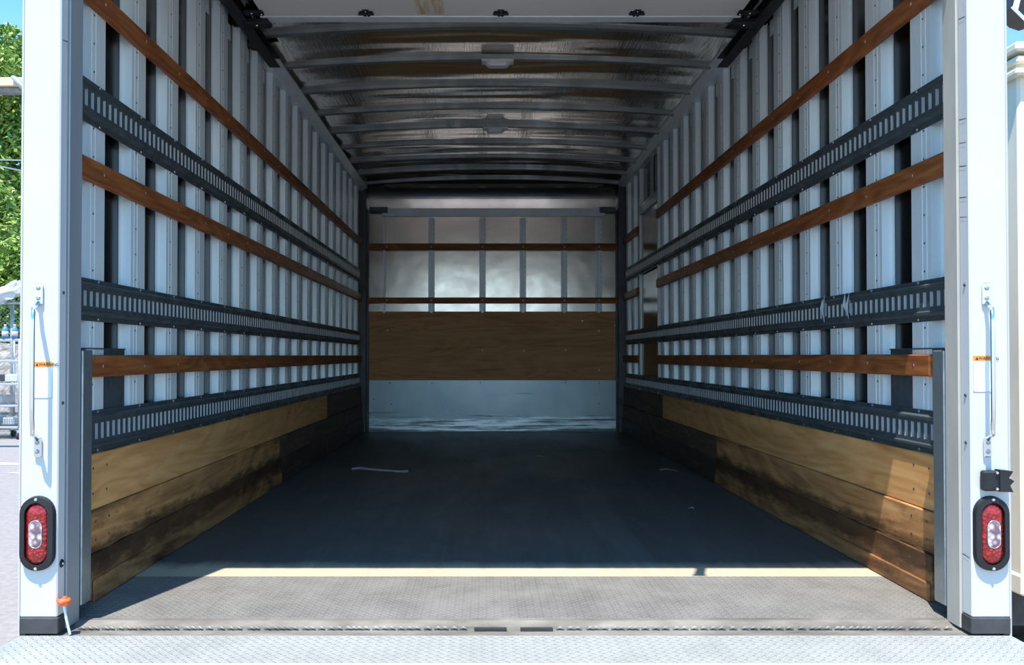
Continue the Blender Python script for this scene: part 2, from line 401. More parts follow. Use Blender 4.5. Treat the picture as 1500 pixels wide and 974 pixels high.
# back wall with its curved top sheet
b = MB(); b.box(XL-.05, XR+.05, YB, YB+.05, -.03, 2.085)
struct(b.build('wall_back', 'backsheet'), 'shiny aluminium sheet at the front end of the truck box')
b = MB(); prof = []
for i in range(13):
    t = i/12; th = R(6 + 70*t*t)
    if i == 0: y, z = YB - .001, 2.075
    else: y -= .0215*math.sin(th)*1.1; z += .0215*math.cos(th)*1.02
    prof.append((y, z))
prof2 = prof + [(YB + .05, prof[-1][1] + .12), (YB + .05, 2.075)]
b.extr(prof2, 'x', XL-.02, XR+.02)
struct(b.build('trim_2', 'backsheet', smooth=False), 'curved aluminium sheet above the back wall')
b = MB(); b.box(XL-.03, XL+.05, YB-.10, YB, 0, 2.28); b.box(XL+.05, XL+.068, YB-.03, YB, 0, 2.05)
tag(b.build('corner_post', 'rivet'), 'dark corner post between the left wall and the back wall', 'post')
b = MB(); b.box(XR-.055, XR+.03, YB-.10, YB, 0, 2.28); b.box(XR-.073, XR-.055, YB-.03, YB, 0, 2.05)
tag(b.build('corner_post', 'rivet'), 'dark corner post between the right wall and the back wall', 'post')

# ------------------------------------------------------------------ rear door frame
def frame_post(side):
    sg = -1 if side == 'left' else 1
    xo, xi = (-1.163, -1.069) if side == 'left' else (1.318, 1.222)
    e = empty('door_frame_post', ((xo+xi)/2, Y0, 0))
    tag(e, 'white painted rear door frame post on the %s, with grab handle and tail light' % side, 'door post')
    PD = .036 if side == 'left' else .042
    p = MB(); p.cham(xo, xi, Y0, Y0+PD, .045, 1.949, .003)
    p.build('post_face', 'white', e)
    p = MB(); x2 = xi - sg*.005
    p.cham(xo, x2, Y0+PD+.001, Y0+.104, 0.004, 1.949, .002)
    p.build('jamb_liner', 'jamb' if side == 'left' else 'jamb_sunlit', e)
    p = MB(); p.cham(xo, xi - sg*.003, Y0-.002, Y0+PD, .004, .0445, .002)
    p.build('rubber_foot', 'rubber', e)
    for z in ((.58, .86) if side == 'left' else (.88, .60, .48)):
        p = MB(); p.dome((xi - sg*.0, Y0+.02, z), .005, (-sg, 0, 0), .003); p.build('rivet', 'rivet', e)
    for z, h in ([(1.50, .004), (1.62, .003)] if side == 'left' else [(1.56, .004), (1.30, .004), (1.24, .003), (1.18, .004), (1.10, .004), (1.05, .003), (.19, .004)]):
        p = MB(); p.add([(xi - sg*.0012, Y0+.006, z), (xi - sg*.0012, Y0+PD-.004, z+.004), (xi - sg*.0012, Y0+PD-.006, z+.004+h*.6), (xi - sg*.0012, Y0+.008, z+h*.5)], [(0, 1, 2, 3)]); p.build('scratch', 'rivet', e)
    return e
FPL = frame_post('left'); FPR = frame_post('right')
p = MB(); c = Vector((-1.0685, Y0+.020, .175))
p.dome(c, .011, (1, 0, 0), .004, 12, 0); p.dome(c + Vector((.003, 0, 0)), .004, (1, 0, 0), .003, 8, 1)
p.build('drain_grommet', ['black', 'chrome'], FPL)
# header over the opening
b = MB(); b.cham(-1.19, 1.347, Y0-.02, Y0+.0395, 1.9505, 2.45, .002); b.box(-1.12, 1.28, Y0-.028, Y0-.02, 1.9505, 1.99)
tag(b.build('door_header', 'white'), 'white header beam over the open roll door of the truck', 'beam')
b = MB(); b.box(.474, .508, Y0-.026, Y0-.022, 1.69, 1.953); b.box(.470, .512, Y0-.029, Y0-.02, 1.68, 1.71)
tag(b.build('pull_strap', 'strap'), 'dark pull strap hanging from the door header', 'strap')

# raised roll-up door lying under the roof
dz = 2.213
e = empty('roll_up_door', (.07, 2.9, dz)); tag(e, 'rolled back off-white roll-up door under the roof by the opening', 'door')
p = MB(); y = 2.30; edges = []
while y < 3.62: edges.append((y, min(y+.355, 3.625))); y += .36
for a, c_ in edges: p.cham(-.985, 1.135, a, c_, dz, dz+.022, .002)
p.build('door_panel', 'door_panel', e)
p = MB(); p.cham(-1.0, 1.147, 3.628, 3.69, dz-.004, dz+.026, .003); p.build('bottom_rail', 'post', e)
p = MB(); p.box(-.30, -.175, 3.40, 3.61, dz-.0015, dz-.0003); p.build('rust_mark', 'rust', e)
p = MB(); p.box(-.965, -.955, 3.5, 3.6, dz-.001, dz-.0002)
def hinge(x, yy):
    q = MB(); q.cham(x-.030, x+.030, yy-.012, yy+.012, dz-.006, dz, .002)
    q.cham(x-.014, x+.014, yy-.030, yy+.030, dz-.010, dz-.001, .002); q.tube([(x-.034, yy, dz-.010), (x+.034, yy, dz-.010)], .006, 8)
    for sx_, sy_ in ((-1, 0), (1, 0), (0, -1), (0, 1)): q.dome((x+sx_*.022, yy+sy_*.022, dz-.0095), .0045, (0, 0, -1), .003, 8, 1)
    return q
h0 = None
for x in (-.519, .0737, .6725): hinge(x, 3.585).build('hinge', ['black', 'chrome'], e, smooth=False)
for sgx, xx in ((-1, -1.0), (1, 1.147)):
    q = MB()
    q.cham(xx-.03, xx+.055*1, 3.56, 3.60, dz-.012, dz, .003) if sgx > 0 else q.cham(xx-.055, xx+.03, 3.56, 3.60, dz-.012, dz, .003)
    q.tube([(xx, 3.58, dz-.008), (xx + sgx*.10, 3.58, dz-.004)], .006, 8)
    q.tube([(xx + sgx*.070, 3.58, dz-.004), (xx + sgx*.092, 3.58, dz-.004)], .021, 14)
    for oo in (-.02, .02): q.dome((xx - sgx*oo, 3.58 + oo*.3, dz-.012), .005, (0, 0, -1), .003, 8, 1)
    q.build('roller_bracket', ['black', 'chrome'], e)
    q = MB(); q.cham(xx - sgx*.035, xx + sgx*.075, 3.635, 3.70, dz-.03, dz-.004, .006)
    q.tube([(xx, 3.70, dz-.012), (xx + sgx*.10, 3.72, dz-.006)], .008, 8); q.tube([(xx + sgx*.07, 3.72, dz-.008), (xx + sgx*.095, 3.72, dz-.008)], .022, 14)
    q.dome((xx + sgx*.02, 3.66, dz-.03), .006, (0, 0, -1), .004, 8, 1); q.build('end_roller', ['black', 'chrome'], e)
for side in SIDE:
    xi = -1.055 if side == 'left' else 1.207; sg = SIDE[side]
    q = MB(); q.extr([(xi, dz-.022), (xi + sg*.055, dz-.022), (xi + sg*.055, dz+.028), (xi, dz+.028), (xi, dz+.024), (xi + sg*.05, dz+.024), (xi + sg*.05, dz-.018), (xi, dz-.018)], 'y', 2.22, 4.22)
    tag(q.build('door_track', 'black'), 'black overhead guide track of the roll-up door, %s side' % side, 'door track')

# ------------------------------------------------------------------ deck edge, sill, bumper
b = MB(); b.box(XL-.03, XR+.03, YS, YF-.001, -.03, .0)
tag(b.build('sill_plate', 'tread_grey'), 'grey dirty tread plate across the doorway sill', 'floor plate')
e = empty('deck_edge_channel', (.08, 2.12, -.03)); tag(e, 'grubby steel edge channel between sill plate and bumper', 'edge channel')
p = MB()
p.extr([(YS-.0005, .002), (YS-.0005, -.03), (Y0+.005, -.03), (Y0+.005, -.004), (Y0+.03, -.004), (Y0+.075, -.002), (YS-.03, .006), (YS-.012, .006)], 'x', -1.15, 1.30)
p.build('channel', 'sill_metal', e)
for xa_, xb_ in ((-1.04, -.045), (.185, 1.19)):
  p = MB(); x = xa_
  while x < xb_:
    p.tube([(x, 2.108, .001), (x+.010, 2.111, .0035), (x+.020, 2.106, .001)], [.002, .0045, .002], 6)
    x += random.uniform(.013, .032)
  p.build('weld_bead', 'sill_metal', e, smooth=True)
p = MB()
for a, c_ in ((-.025, .058), (.093, .176)):
    p.box(a, c_, 2.100, 2.112, -.002, .0035)
p.build('latch_slot', 'ink', e)
e = empty('rear_bumper', (.08, 1.97, -.25)); tag(e, 'pale tread plate step bumper across the rear of the truck', 'bumper')
p = MB(); p.cham(-1.163, 1.322, 1.872, Y0+.0035, -.012, -.0005, .003); p.build('tread_top', 'tread_white', e)
p = MB(); p.cham(-1.16, 1.318, 1.876, 1.90, -.18, -.0125, .003)
p.box(-1.15, 1.31, 1.90, Y0, -.10, -.0125); p.build('bumper_face', 'sill_metal', e)

# ------------------------------------------------------------------ handles, lights, labels on the posts
def pxpt(px, py, y):                          # read-off helper: metres at depth y
    return (px - 709)/F*y, .70 - (py - 521)/F*y
def handle(side):
    if side == 'left': plate_x, tube_x, yt, yb, bx = (51.5, 63), 47.5, 446, 641, 56.6
    else: plate_x, tube_x, yt, yb, bx = (1438.5, 1450), 1454.5, 444, 641, 1444.5
    yy = Y0 - .002
    xa, z1 = pxpt(plate_x[0], 414, yy); xb, z2 = pxpt(plate_x[1], 446, yy); _, z3 = pxpt(0, 640, yy); _, z4 = pxpt(0, 669, yy)
    e = empty('grab_handle', ((xa+xb)/2, yy, z4)); tag(e, 'chrome grab handle on the %s door frame post' % side, 'handle')
    cx = (xa+xb)/2
    for za, zb in ((z2, z1), (z4, z3)):
        p = MB(); p.cham(xa, xb, yy-.006, yy, za, zb, .0025)
        m = p.build('mount_plate', 'chrome', e)
        for t in (.28, .74):
            q = MB(); q.dome((cx, yy-.006, za + (zb-za)*t), .0062, (0, -1, 0), .005, 10); q.build('bolt', 'galv_light', m)
    yt_ = yy - .050; tx = (tube_x - 709)/F*yt_; zt = .70 - (452-521)/F*yt_; zb_ = .70 - (631-521)/F*yt_
    pts = [(cx, yy-.004, z2+.004), (cx, yy-.018, z2-.008), (cx + (tx-cx)*.45, yy-.036, z2-.013), (tx, yt_+.002, zt-.012), (tx, yt_, zt-.03)]
    for i in range(1, 8): pts.append((tx, yt_, zt - .03 + (zb_ + .03 - zt + .03)*i/8))
    pts += [(tx, yt_, zb_+.03), (tx, yt_+.002, zb_+.012), (cx + (tx-cx)*.45, yy-.036, z3+.010), (cx, yy-.018, z3+.006), (cx, yy-.004, z3-.004)]
    p = MB(); p.tube(pts, .0055, 12); p.build('grip_bar', 'chrome', e, smooth=True)
handle('left'); handle('right')

def capsule(cx, cz, hw, hh, n=14):
    r = hw; L = hh - hw; P = []
    for i in range(n+1): a = math.pi*i/n; P.append((cx + r*math.cos(a), cz + L + r*math.sin(a)))
    for i in range(n+1): a = math.pi + math.pi*i/n; P.append((cx + r*math.cos(a), cz - L + r*math.sin(a)))
    return P
def dome_cap(mb, cx, cz, hw, hh, y0, rise, steps=5, mi=0):
    """rounded oval lens bulging towards -y"""
    rings = []
    for s_ in range(steps+1):
        t = s_/steps; a = t*math.pi/2*.92; sh = (1-math.cos(a))*hw*.98
        rings.append([(x, y0 - rise*math.sin(a), z) for x, z in capsule(cx, cz, max(hw - sh, .001), max(hh - sh, .001 + hh - hw))])
    n = len(rings[0]); V = [p for r in rings for p in r]
    Fs = [(i*n + j, i*n + (j+1) % n, (i+1)*n + (j+1) % n, (i+1)*n + j) for i in range(steps) for j in range(n)]
    Fs.append(tuple((steps*n + j) for j in range(n)))
    mb.add(V, Fs, mi)
def tail_light(side):
    c_ = (58.5, 780) if side == 'left' else (1448.2, 780)
    yy = Y0 - .001; cx, cz = pxpt(*c_, yy)
    e = empty('tail_light', (cx, yy, cz - .094)); tag(e, 'red oval tail light in black rubber surround on the %s post' % side, 'tail light')
    m = MB(); O = capsule(cx, cz, .0437, .0938); I = capsule(cx, cz, .029, .0775); n = len(O)
    V = [(x, yy, z) for x, z in O] + [(x, yy-.012, z) for x, z in capsule(cx, cz, .0415, .0916)] + [(x, yy-.014, z) for x, z in I] + [(x, yy-.003, z) for x, z in I]
    Fs = [(k_*n + j, k_*n + (j+1) % n, (k_+1)*n + (j+1) % n, (k_+1)*n + j) for k_ in range(3) for j in range(n)]
    m.add(V, Fs); m.build('surround', 'black', e, smooth=False)
    m = MB(); dome_cap(m, cx, cz, .0288, .0772, yy-.003, .013); le = m.build('red_lens', 'lens', e, smooth=True)
    m = MB(); dome_cap(m, cx, cz, .0155, .034, yy-.0150, .003); ce = m.build('clear_lens', 'clear', e, smooth=True)
    m = MB(); m.tube([(x, yy-.0158, z) for x, z in capsule(cx, cz, .0155, .034)] + [(cx+.0155, yy-.0158, cz+.0185)], .0012, 6); m.build('lens_rim', 'chrome', e, smooth=True)
    for zz in (.0855, -.0855):
        m = MB(); m.dome((cx, yy-.0135, cz+zz), .0045, (0, -1, 0), .003, 10); m.build('screw', 'chrome', e)
tail_light('left'); tail_light('right')

def label(side):
    x0, x1, y0, y1, ym = (49.5, 77, 530, 583, 537.5) if side == 'left' else (1425.5, 1452, 521, 574, 528.5)
    yy = Y0 - .0008; a, zt = pxpt(x0, y0, yy); c_, zb = pxpt(x1, y1, yy); _, zm = pxpt(0, ym, yy)
    e = empty('warning_label', ((a+c_)/2, yy, zb)); tag(e, 'small label with orange warning strip stuck on the %s post' % side, 'label')
    m = MB(); m.box(a, c_, yy, yy+.0006, zb, zm); m.build('label_sheet', 'label_white', e)
    m = MB()
    for q in ((a, a+.0014, zb, zm), (c_-.0014, c_, zb, zm), (a, c_, zb, zb+.0014)): m.box(q[0], q[1], yy-.0004, yy+.0002, q[2], q[3])
    m.build('label_outline', 'label_edge', e)
    m = MB(); m.box(a, c_, yy-.0005, yy+.0006, zm, zt); m.build('orange_strip', 'orange', e)
    m = MB(); h = zt - zm; x = a + .005; m.add([(x, yy-.001, zm+h*.2), (x+h*.62, yy-.001, zm+h*.2), (x+h*.31, yy-.001, zm+h*.8)], [(0, 1, 2)])
    m.build('warning_triangle', 'ink', e)
    cu = bpy.data.curves.new('warning_text', 'FONT'); cu.body = 'WARNING'; cu.size = h*.82; cu.extrude = .0002
    to = bpy.data.objects.new('warning_text', cu); COL.objects.link(to)
    bpy.context.view_layer.update()
    me = bpy.data.meshes.new_from_object(to); bpy.data.objects.remove(to)
    me.materials.clear(); me.materials.append(M['ink'])
    to = bpy.data.objects.new('warning_text', me); COL.objects.link(to); to.parent = e
    to.rotation_euler = (R(90), 0, 0); to.location = Vector((a + .013, yy - .0009, zm + h*.22)) - Vector(e.location)
label('left'); label('right')

# black bracket above the right tail light
yy = Y0 - .001; xa, zt = pxpt(1433, 688, yy); xb, zb = pxpt(1460, 717, yy); xc, _ = pxpt(1476, 0, yy)
e = empty('lamp_bracket', ((xa+xc)/2, yy, zb)); tag(e, 'black forked plastic bracket above the right tail light', 'bracket')
xb, _ = pxpt(1462, 0, yy); m = MB(); m.cham(xa, xb, yy-.022, yy, zb, zt, .004); m.build('bracket_body', 'black', e)
PF = [pxpt(*q, yy) for q in ((1454, 686), (1473, 688), (1467, 697.5), (1474.5, 702), (1468.5, 708.5), (1473, 718), (1454, 717.5))]
m = MB(); m.extr([(x_, z_) for x_, z_ in PF], 'y', yy-.026, yy-.004); m.build('fork', 'black', e)
for z in (zt-.004, zb+.006):
    m = MB(); m.dome(((xa+xb)/2+.004, yy-.0255, z - (.002 if z > .6 else 0)), .004, (0, -1, 0), .003, 8); m.build('screw', 'chrome', e)

# orange clip with pale cord at the foot of the left post
x, z = pxpt(97.5, 880, Y0+.0)
e = empty('cord_clip', (x, Y0, z-.075)); tag(e, 'orange-red plastic clip with pale cord hanging at the left post foot', 'clip')
m = MB(); m.cham(x-.012, x+.012, Y0-.012, Y0+.012, z-.009, z+.009, .004); m.tube([(x-.016, Y0-.004, z+.006), (x, Y0-.016, z+.002), (x+.014, Y0-.004, z+.006)], .004, 8)
m.dome((x, Y0, z+.008), .007, (0, 0, 1), .007, 8); m.build('clip', 'redplastic', e)
m = MB(); x2, _ = pxpt(105.5, 0, Y0); m.tube([(x, Y0-.004, z-.006), (x+.006, Y0-.004, z-.04), (x2, Y0, .003)], .0032, 8); m.build('cord', 'cord', e)

# short galvanised guards behind the posts
for side in SIDE:
    sg = SIDE[side]; xi = -1.072 if side == 'left' else 1.228
    e = empty('track_guard', (xi, 2.21, .033)); tag(e, 'waist-high galvanised guard channel just inside the %s door post' % side, 'channel')
    m = MB(); m.cham(xi, xi + sg*.020, 2.19, 2.245, .033, .715, .003); m.build('guard_face', 'galv_light', e)
    m = MB(); m.box(xi + sg*.021, xi + sg*.075, 2.235, 2.245, .033, .712); m.build('guard_web', 'galv', e)

# ------------------------------------------------------------------ wall posts
def post_mesh(side, y_far, z0, z1):
    """hat section: near flange with rivets, near web, crown"""
    m = MB(); cr = .108; fl = .020
    yn = y_far - cr
    pr = [(-.0295, yn-.006-fl), (-.0275, yn-.006-fl), (-.0275, yn-.006), (.0, yn), (.0, y_far), (-.0275, y_far+.006), (-.0275, y_far+.006+fl), (-.0295, y_far+.006+fl),
          (-.0295, y_far+.004), (-.002, y_far-.002), (-.002, yn+.002), (-.0295, yn-.004)]
    P = [(W(side, d), y) for d, y in pr]
    if side == 'right': P = P[::-1]
    m.extr(P[::-1], 'z', z0, z1)
    # shallow groove lines pressed in the crown
    for o_ in (.022, .046): m.box(W(side, 0), W(side, .0012), yn+o_, yn+o_+.004, z0+.01, z1-.01)
    z = z0 + .05
    n = nin(side)
    while z < z1 - .03:
        m.dome((W(side, .0), yn+.036, z), .0036, n, .002, 6, 1)
        z += .083
    return m
P0 = {'left': 2.455, 'right': 2.480}; PER = .293
for side in SIDE:
    k_ = 0; y = P0[side]; proto = None; zt = 2.235 if side == 'left' else 2.255
    while y < 7.50:
        skip = side == 'right' and (DA - .03 < y < DB + .10)
        if not skip:
            if proto is None:
                proto = post_mesh(side, y, .40, zt).build('wall_post', ['post', 'rivet']); o = proto
            else:
                o = proto.copy(); COL.objects.link(o); o.location = proto.location + Vector((0, y - P0[side], 0))
            tag(o, '%s upright aluminium wall post from the door opening on the %s wall' % (ORD[k_], side), 'wall post', 'aluminium posts along the %s wall' % side)
            k_ += 1
        y += PER

# ------------------------------------------------------------------ slotted tie-down tracks
def etrack(side, z0, z1, ya, yb):
    d0, d1 = .0, .014; zs0, zs1 = z0 + .036, z1 - .032      # slot band
    pitch, wslot, dep = .0366, .0175, .011
    m = MB(); n = int((yb - ya)/pitch)
    def Q(d, y, z): return (W(side, d), y, z)
    def quad(a, b_, c_, d_, mi=0):
        vs = [a, b_, c_, d_] if side == 'left' else [a, d_, c_, b_]
        m.add(vs, [(0, 1, 2, 3)], mi)
    ye = ya + n*pitch
    # flanges and shoulders (profile top to bottom)
    prof = [(.0005, z1), (.003, z1), (.003, z1-.012), (.019, z1-.018), (.019, z1-.024), (d1, z1-.028), (d1, zs1)]
    prof_b = [(d1, zs0), (d1, z0+.030), (.019, z0+.026), (.019, z0+.020), (.003, z0+.014), (.003, z0), (.0005, z0)]
    for pf in (prof, prof_b):
        for (da, za), (db, zb_) in zip(pf, pf[1:]):
            quad(Q(da, ya, za), Q(db, ya, zb_), Q(db, ye, zb_), Q(da, ye, za))
    for i in range(n):
        a = ya + i*pitch; s0 = a + (pitch - wslot)/2; s1 = s0 + wslot; c_ = a + pitch
        quad(Q(d1, a, zs1), Q(d1, a, zs0), Q(d1, s0, zs0), Q(d1, s0, zs1))
        quad(Q(d1, s1, zs1), Q(d1, s1, zs0), Q(d1, c_, zs0), Q(d1, c_, zs1))
        r = .005
        quad(Q(d1, s0, zs1), Q(d1, s0, zs1-r), Q(d1, s1, zs1-r), Q(d1, s1, zs1))
        quad(Q(d1, s0, zs0+r), Q(d1, s0, zs0), Q(d1, s1, zs0), Q(d1, s1, zs0+r))
        e_ = d1 - dep; A, B = zs1 - r, zs0 + r
        quad(Q(d1, s0, A), Q(d1, s0, B), Q(e_, s0, B), Q(e_, s0, A))          # near lip
        quad(Q(e_, s1, A), Q(e_, s1, B), Q(d1, s1, B), Q(d1, s1, A), 1)          # far lip, painted brighter as lit from the doorway
        quad(Q(d1, s0, A), Q(e_, s0, A), Q(e_, s1, A), Q(d1, s1, A)); quad(Q(e_, s0, B), Q(d1, s0, B), Q(d1, s1, B), Q(e_, s1, B))
        quad(Q(e_, s0, A), Q(e_, s0, B), Q(e_, s1, B), Q(e_, s1, A))
    # ends
    full = prof + prof_b
    for yv in (ya, ye):
        V = [Q(d, yv, z) for d, z in full]; m.add(V, [tuple(range(len(V)))])
    y = P0[side] - .04
    while y < ye - .02:
        for z in (z1-.006, z0+.007): m.dome((W(side, .003), y, z), .0045, nin(side), .003, 6, 2)
        y += PER
    return m
names = {1.368: 'upper', .80: 'middle', .416: 'lower'}
for side in SIDE:
    for z0, z1 in ((1.368, 1.495), (.800, .922), (.416, .541)):
        o = etrack(side, z0, z1, 2.255, 7.42).build('tie_down_track', ['galv', 'slot_lip', 'rivet_light'])
        tag(o, '%s slotted galvanised tie-down track along the %s wall' % (names[z0], side), 'tie-down track', 'slotted tie-down tracks on the side walls')

# ------------------------------------------------------------------ wooden rub rails
def rail(side, z1, ya, yb, lab, bev=.02):
    t = .020; h = .064; m = MB(); z0 = z1 - h
    V = []
    for d, i_ in ((0, 0), (t, 1)):
        sh = bev if i_ else 0
        V += [(W(side, d), ya + sh, z0 + (.004 if i_ else 0)), (W(side, d), yb, z0 + (.004 if i_ else 0)), (W(side, d), yb, z1 - (.004 if i_ else 0)), (W(side, d), ya + sh, z1 - (.004 if i_ else 0))]
    # add slim chamfer ring
    V2 = [(W(side, t-.004), ya + bev*.8, z0), (W(side, t-.004), yb, z0), (W(side, t-.004), yb, z1), (W(side, t-.004), ya + bev*.8, z1)]
    V = V[:4] + V2 + V[4:]
    Fs = [(0, 1, 2, 3), (8, 11, 10, 9)]
    for r_ in (0, 4):
        for j in range(4): Fs.append((r_+j, r_+4+j, r_+4+(j+1) % 4, r_+(j+1) % 4))
    if side == 'right': Fs = [f[::-1] for f in Fs]
    m.add(V, Fs)
    o = m.build('wooden_rail', 'red')
    tag(o, lab, 'wooden rail', 'varnished wooden rub rails on the truck walls')
    y = P0[side] - .042; sc = None
    while y < yb - .01:
        if y > ya + .02:
            if sc is None:
                q = MB(); q.dome((0, 0, 0), .0055, nin(side), .0015, 8); me_ = q.build('screw', 'rivet_light', o); me_['_o'] = (0, 0, 0)
                # build() shifted by the parent's base; rebuild around the screw itself
                for v_ in me_.data.vertices: v_.co += Vector(o['_o'])
                sc = me_
                sc.location = Vector((W(side, t), y, z1 - h*.5)) - Vector(o['_o'])
            else: dup(sc, Vector((W(side, t), y, z1 - h*.5 + random.uniform(-.006, .006))) - Vector(o['_o']), o)
        y += PER
    return o
for z1, nm in ((1.771, 'top'), (1.264, 'middle'), (.702, 'lowest')):
    rail('left', z1, 2.255 if z1 > .8 else 2.305, 7.56, '%s reddish wooden rail running the full length of the left wall' % nm)
for z1, nm in ((1.784, 'top'), (1.269, 'middle'), (.704, 'lowest')):
    rail('right', z1, 2.255 if z1 > .8 else 2.31, 6.075, '%s reddish wooden rail on the right wall, from doorway to side door' % nm, .02 if z1 > .8 else .045)
    rail('right', z1, 6.83, 7.56, 'short %s wooden rail on the right wall beyond the side door' % nm)

# flat galvanised panels behind the lowest rails by the doorway
for side in SIDE:
    m = MB(); m.box(W(side, -.001), W(side, -.004), 2.25, 2.60 if side == 'left' else 2.615, .535, .722)
    m.box(W(side, .003), W(side, -.003), 2.25, 2.60 if side == 'left' else 2.615, .719, .7225)
    tag(m.build('backing_plate', 'galv'), 'dark galvanised plate behind the %s wall\'s lowest rail at the doorway' % side, 'metal plate')

# ------------------------------------------------------------------ kick boards
for side in SIDE:
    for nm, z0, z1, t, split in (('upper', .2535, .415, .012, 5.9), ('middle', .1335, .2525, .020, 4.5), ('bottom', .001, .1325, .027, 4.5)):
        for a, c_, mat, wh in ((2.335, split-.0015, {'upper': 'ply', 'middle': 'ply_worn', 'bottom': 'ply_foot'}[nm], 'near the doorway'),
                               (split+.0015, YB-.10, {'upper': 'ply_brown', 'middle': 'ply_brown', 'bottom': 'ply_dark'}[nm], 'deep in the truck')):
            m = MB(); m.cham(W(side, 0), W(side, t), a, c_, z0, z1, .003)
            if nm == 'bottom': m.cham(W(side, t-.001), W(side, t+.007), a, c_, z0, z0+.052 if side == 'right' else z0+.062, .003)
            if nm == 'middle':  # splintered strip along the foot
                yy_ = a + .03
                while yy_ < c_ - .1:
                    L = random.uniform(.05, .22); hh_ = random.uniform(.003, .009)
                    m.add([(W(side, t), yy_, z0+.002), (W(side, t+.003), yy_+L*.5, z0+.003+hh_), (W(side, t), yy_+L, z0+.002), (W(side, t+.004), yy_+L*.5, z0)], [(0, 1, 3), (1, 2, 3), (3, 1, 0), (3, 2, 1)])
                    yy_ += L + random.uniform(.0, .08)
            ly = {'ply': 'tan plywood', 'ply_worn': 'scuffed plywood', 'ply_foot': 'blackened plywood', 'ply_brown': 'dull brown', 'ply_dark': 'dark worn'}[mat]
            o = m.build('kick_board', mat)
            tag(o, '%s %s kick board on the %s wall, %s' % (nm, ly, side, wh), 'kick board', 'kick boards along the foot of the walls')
            if wh.startswith('near'):
                for yy_ in (a+.035, a+.12):
                    for zz_ in (z0 + (z1-z0)*.3, z0 + (z1-z0)*.75):
                        q = MB(); q.dome((W(side, t + (.006 if nm == 'bottom' and zz_ < .06 else 0)), yy_, zz_), .0045, nin(side), .0012, 8); q.build('screw', 'rivet', o)

# ------------------------------------------------------------------ top angles, clips and roof bows
for side in SIDE:
    if side == 'left': xo, zo, xi, zi = -1.122, 2.222, -1.075, 2.248
    else: xo, zo, xi, zi = 1.277, 2.252, 1.228, 2.276
    sg = SIDE[side]
    e = empty('cant_rail', ((xo+xi)/2, 5, zo)); tag(e, 'long grey metal cant rail where the %s wall meets the roof' % side, 'roof rail')
    m = MB(); P = [(xo, zo), (xi, zi), (xi, zi+.012), (xo + sg*.05, zi+.02), (xo + sg*.05, zo+.004)]
    if side == 'right': P = P[::-1]
    m.extr(P, 'y', 4.225, YB-.105); m.build('rail_body', 'offgrey' if 'offgrey' in M else 'post', e)
    # riveted clips on the skin between the post heads
    y = P0[side] + .07; cl = None
    while y < 7.4:
        if not (side == 'right' and DA - .1 < y < DB):
            q = MB(); q.box(W(side, -.0295), W(side, -.026), y, y+.05, zo-.075, zo-.005); q.dome((W(side, -.026), y+.025, zo-.05), .006, nin(side), .003, 8)
            q.build('clip', 'post', e)
        y += PER
bow = None
for i in range(9):
    y = 4.02 + .4395*i
    if i == 0:
        m = MB(); N = 20; V = []
        for j in range(N+1):
            x = -1.10 + (1.255 + 1.10)*j/N; zz = arch(x)
            for dy, dz_ in ((-.018, .0), (-.018, -.019), (.016, -.019), (.016, -.016), (-.015, -.016), (-.015, 0)): V.append((x, y+dy, zz+dz_))
        Fs = [(j*6+q, j*6+(q+1) % 6, (j+1)*6+(q+1) % 6, (j+1)*6+q) for j in range(N) for q in range(6)] + [tuple(range(6))[::-1], tuple(range(N*6, N*6+6))]
        m.add(V, Fs); o = bow = m.build('roof_bow', 'bow')
    else:
        o = bow.copy(); COL.objects.link(o); o.location = bow.location + Vector((0, .4395*i, 0))
        if y > 7.5: o.location.y = bow.location.y + 7.50 - 4.02
    tag(o, '%s curved metal roof bow beyond the rolled-back door' % ORD[i], 'roof bow', 'roof bows across the truck ceiling')

# dome lights
for (px, yb_, nm) in ((729, 4.4595, 'nearer'), (725.5, 5.778, 'farther')):
    x = (px - 709)/F*yb_; z = arch(x) - .020
    e = empty('dome_light', (x, yb_, z-.035)); tag(e, '%s of the two pale dome lights on the roof bows' % nm, 'ceiling light')
    m = MB(); m.cham(x-.088, x+.088, yb_-.034, yb_+.034, z-.014, z+.0, .004); m.build('base', 'lens_grey', e)
    m = MB(); P = capsule(0, 0, .03, .068); n = len(P); V = []
    for r_, dzz in ((1, -.014), (.97, -.026), (.82, -.036)): V += [(x + q[1]*r_, yb_ + q[0]*r_, z + dzz) for q in P]
    m.add(V, [(a*n + j, a*n + (j+1) % n, (a+1)*n + (j+1) % n, (a+1)*n + j) for a in range(2) for j in range(n)] + [tuple(range(2*n, 3*n))]); m.build('lens', 'lens_grey', e, smooth=False)

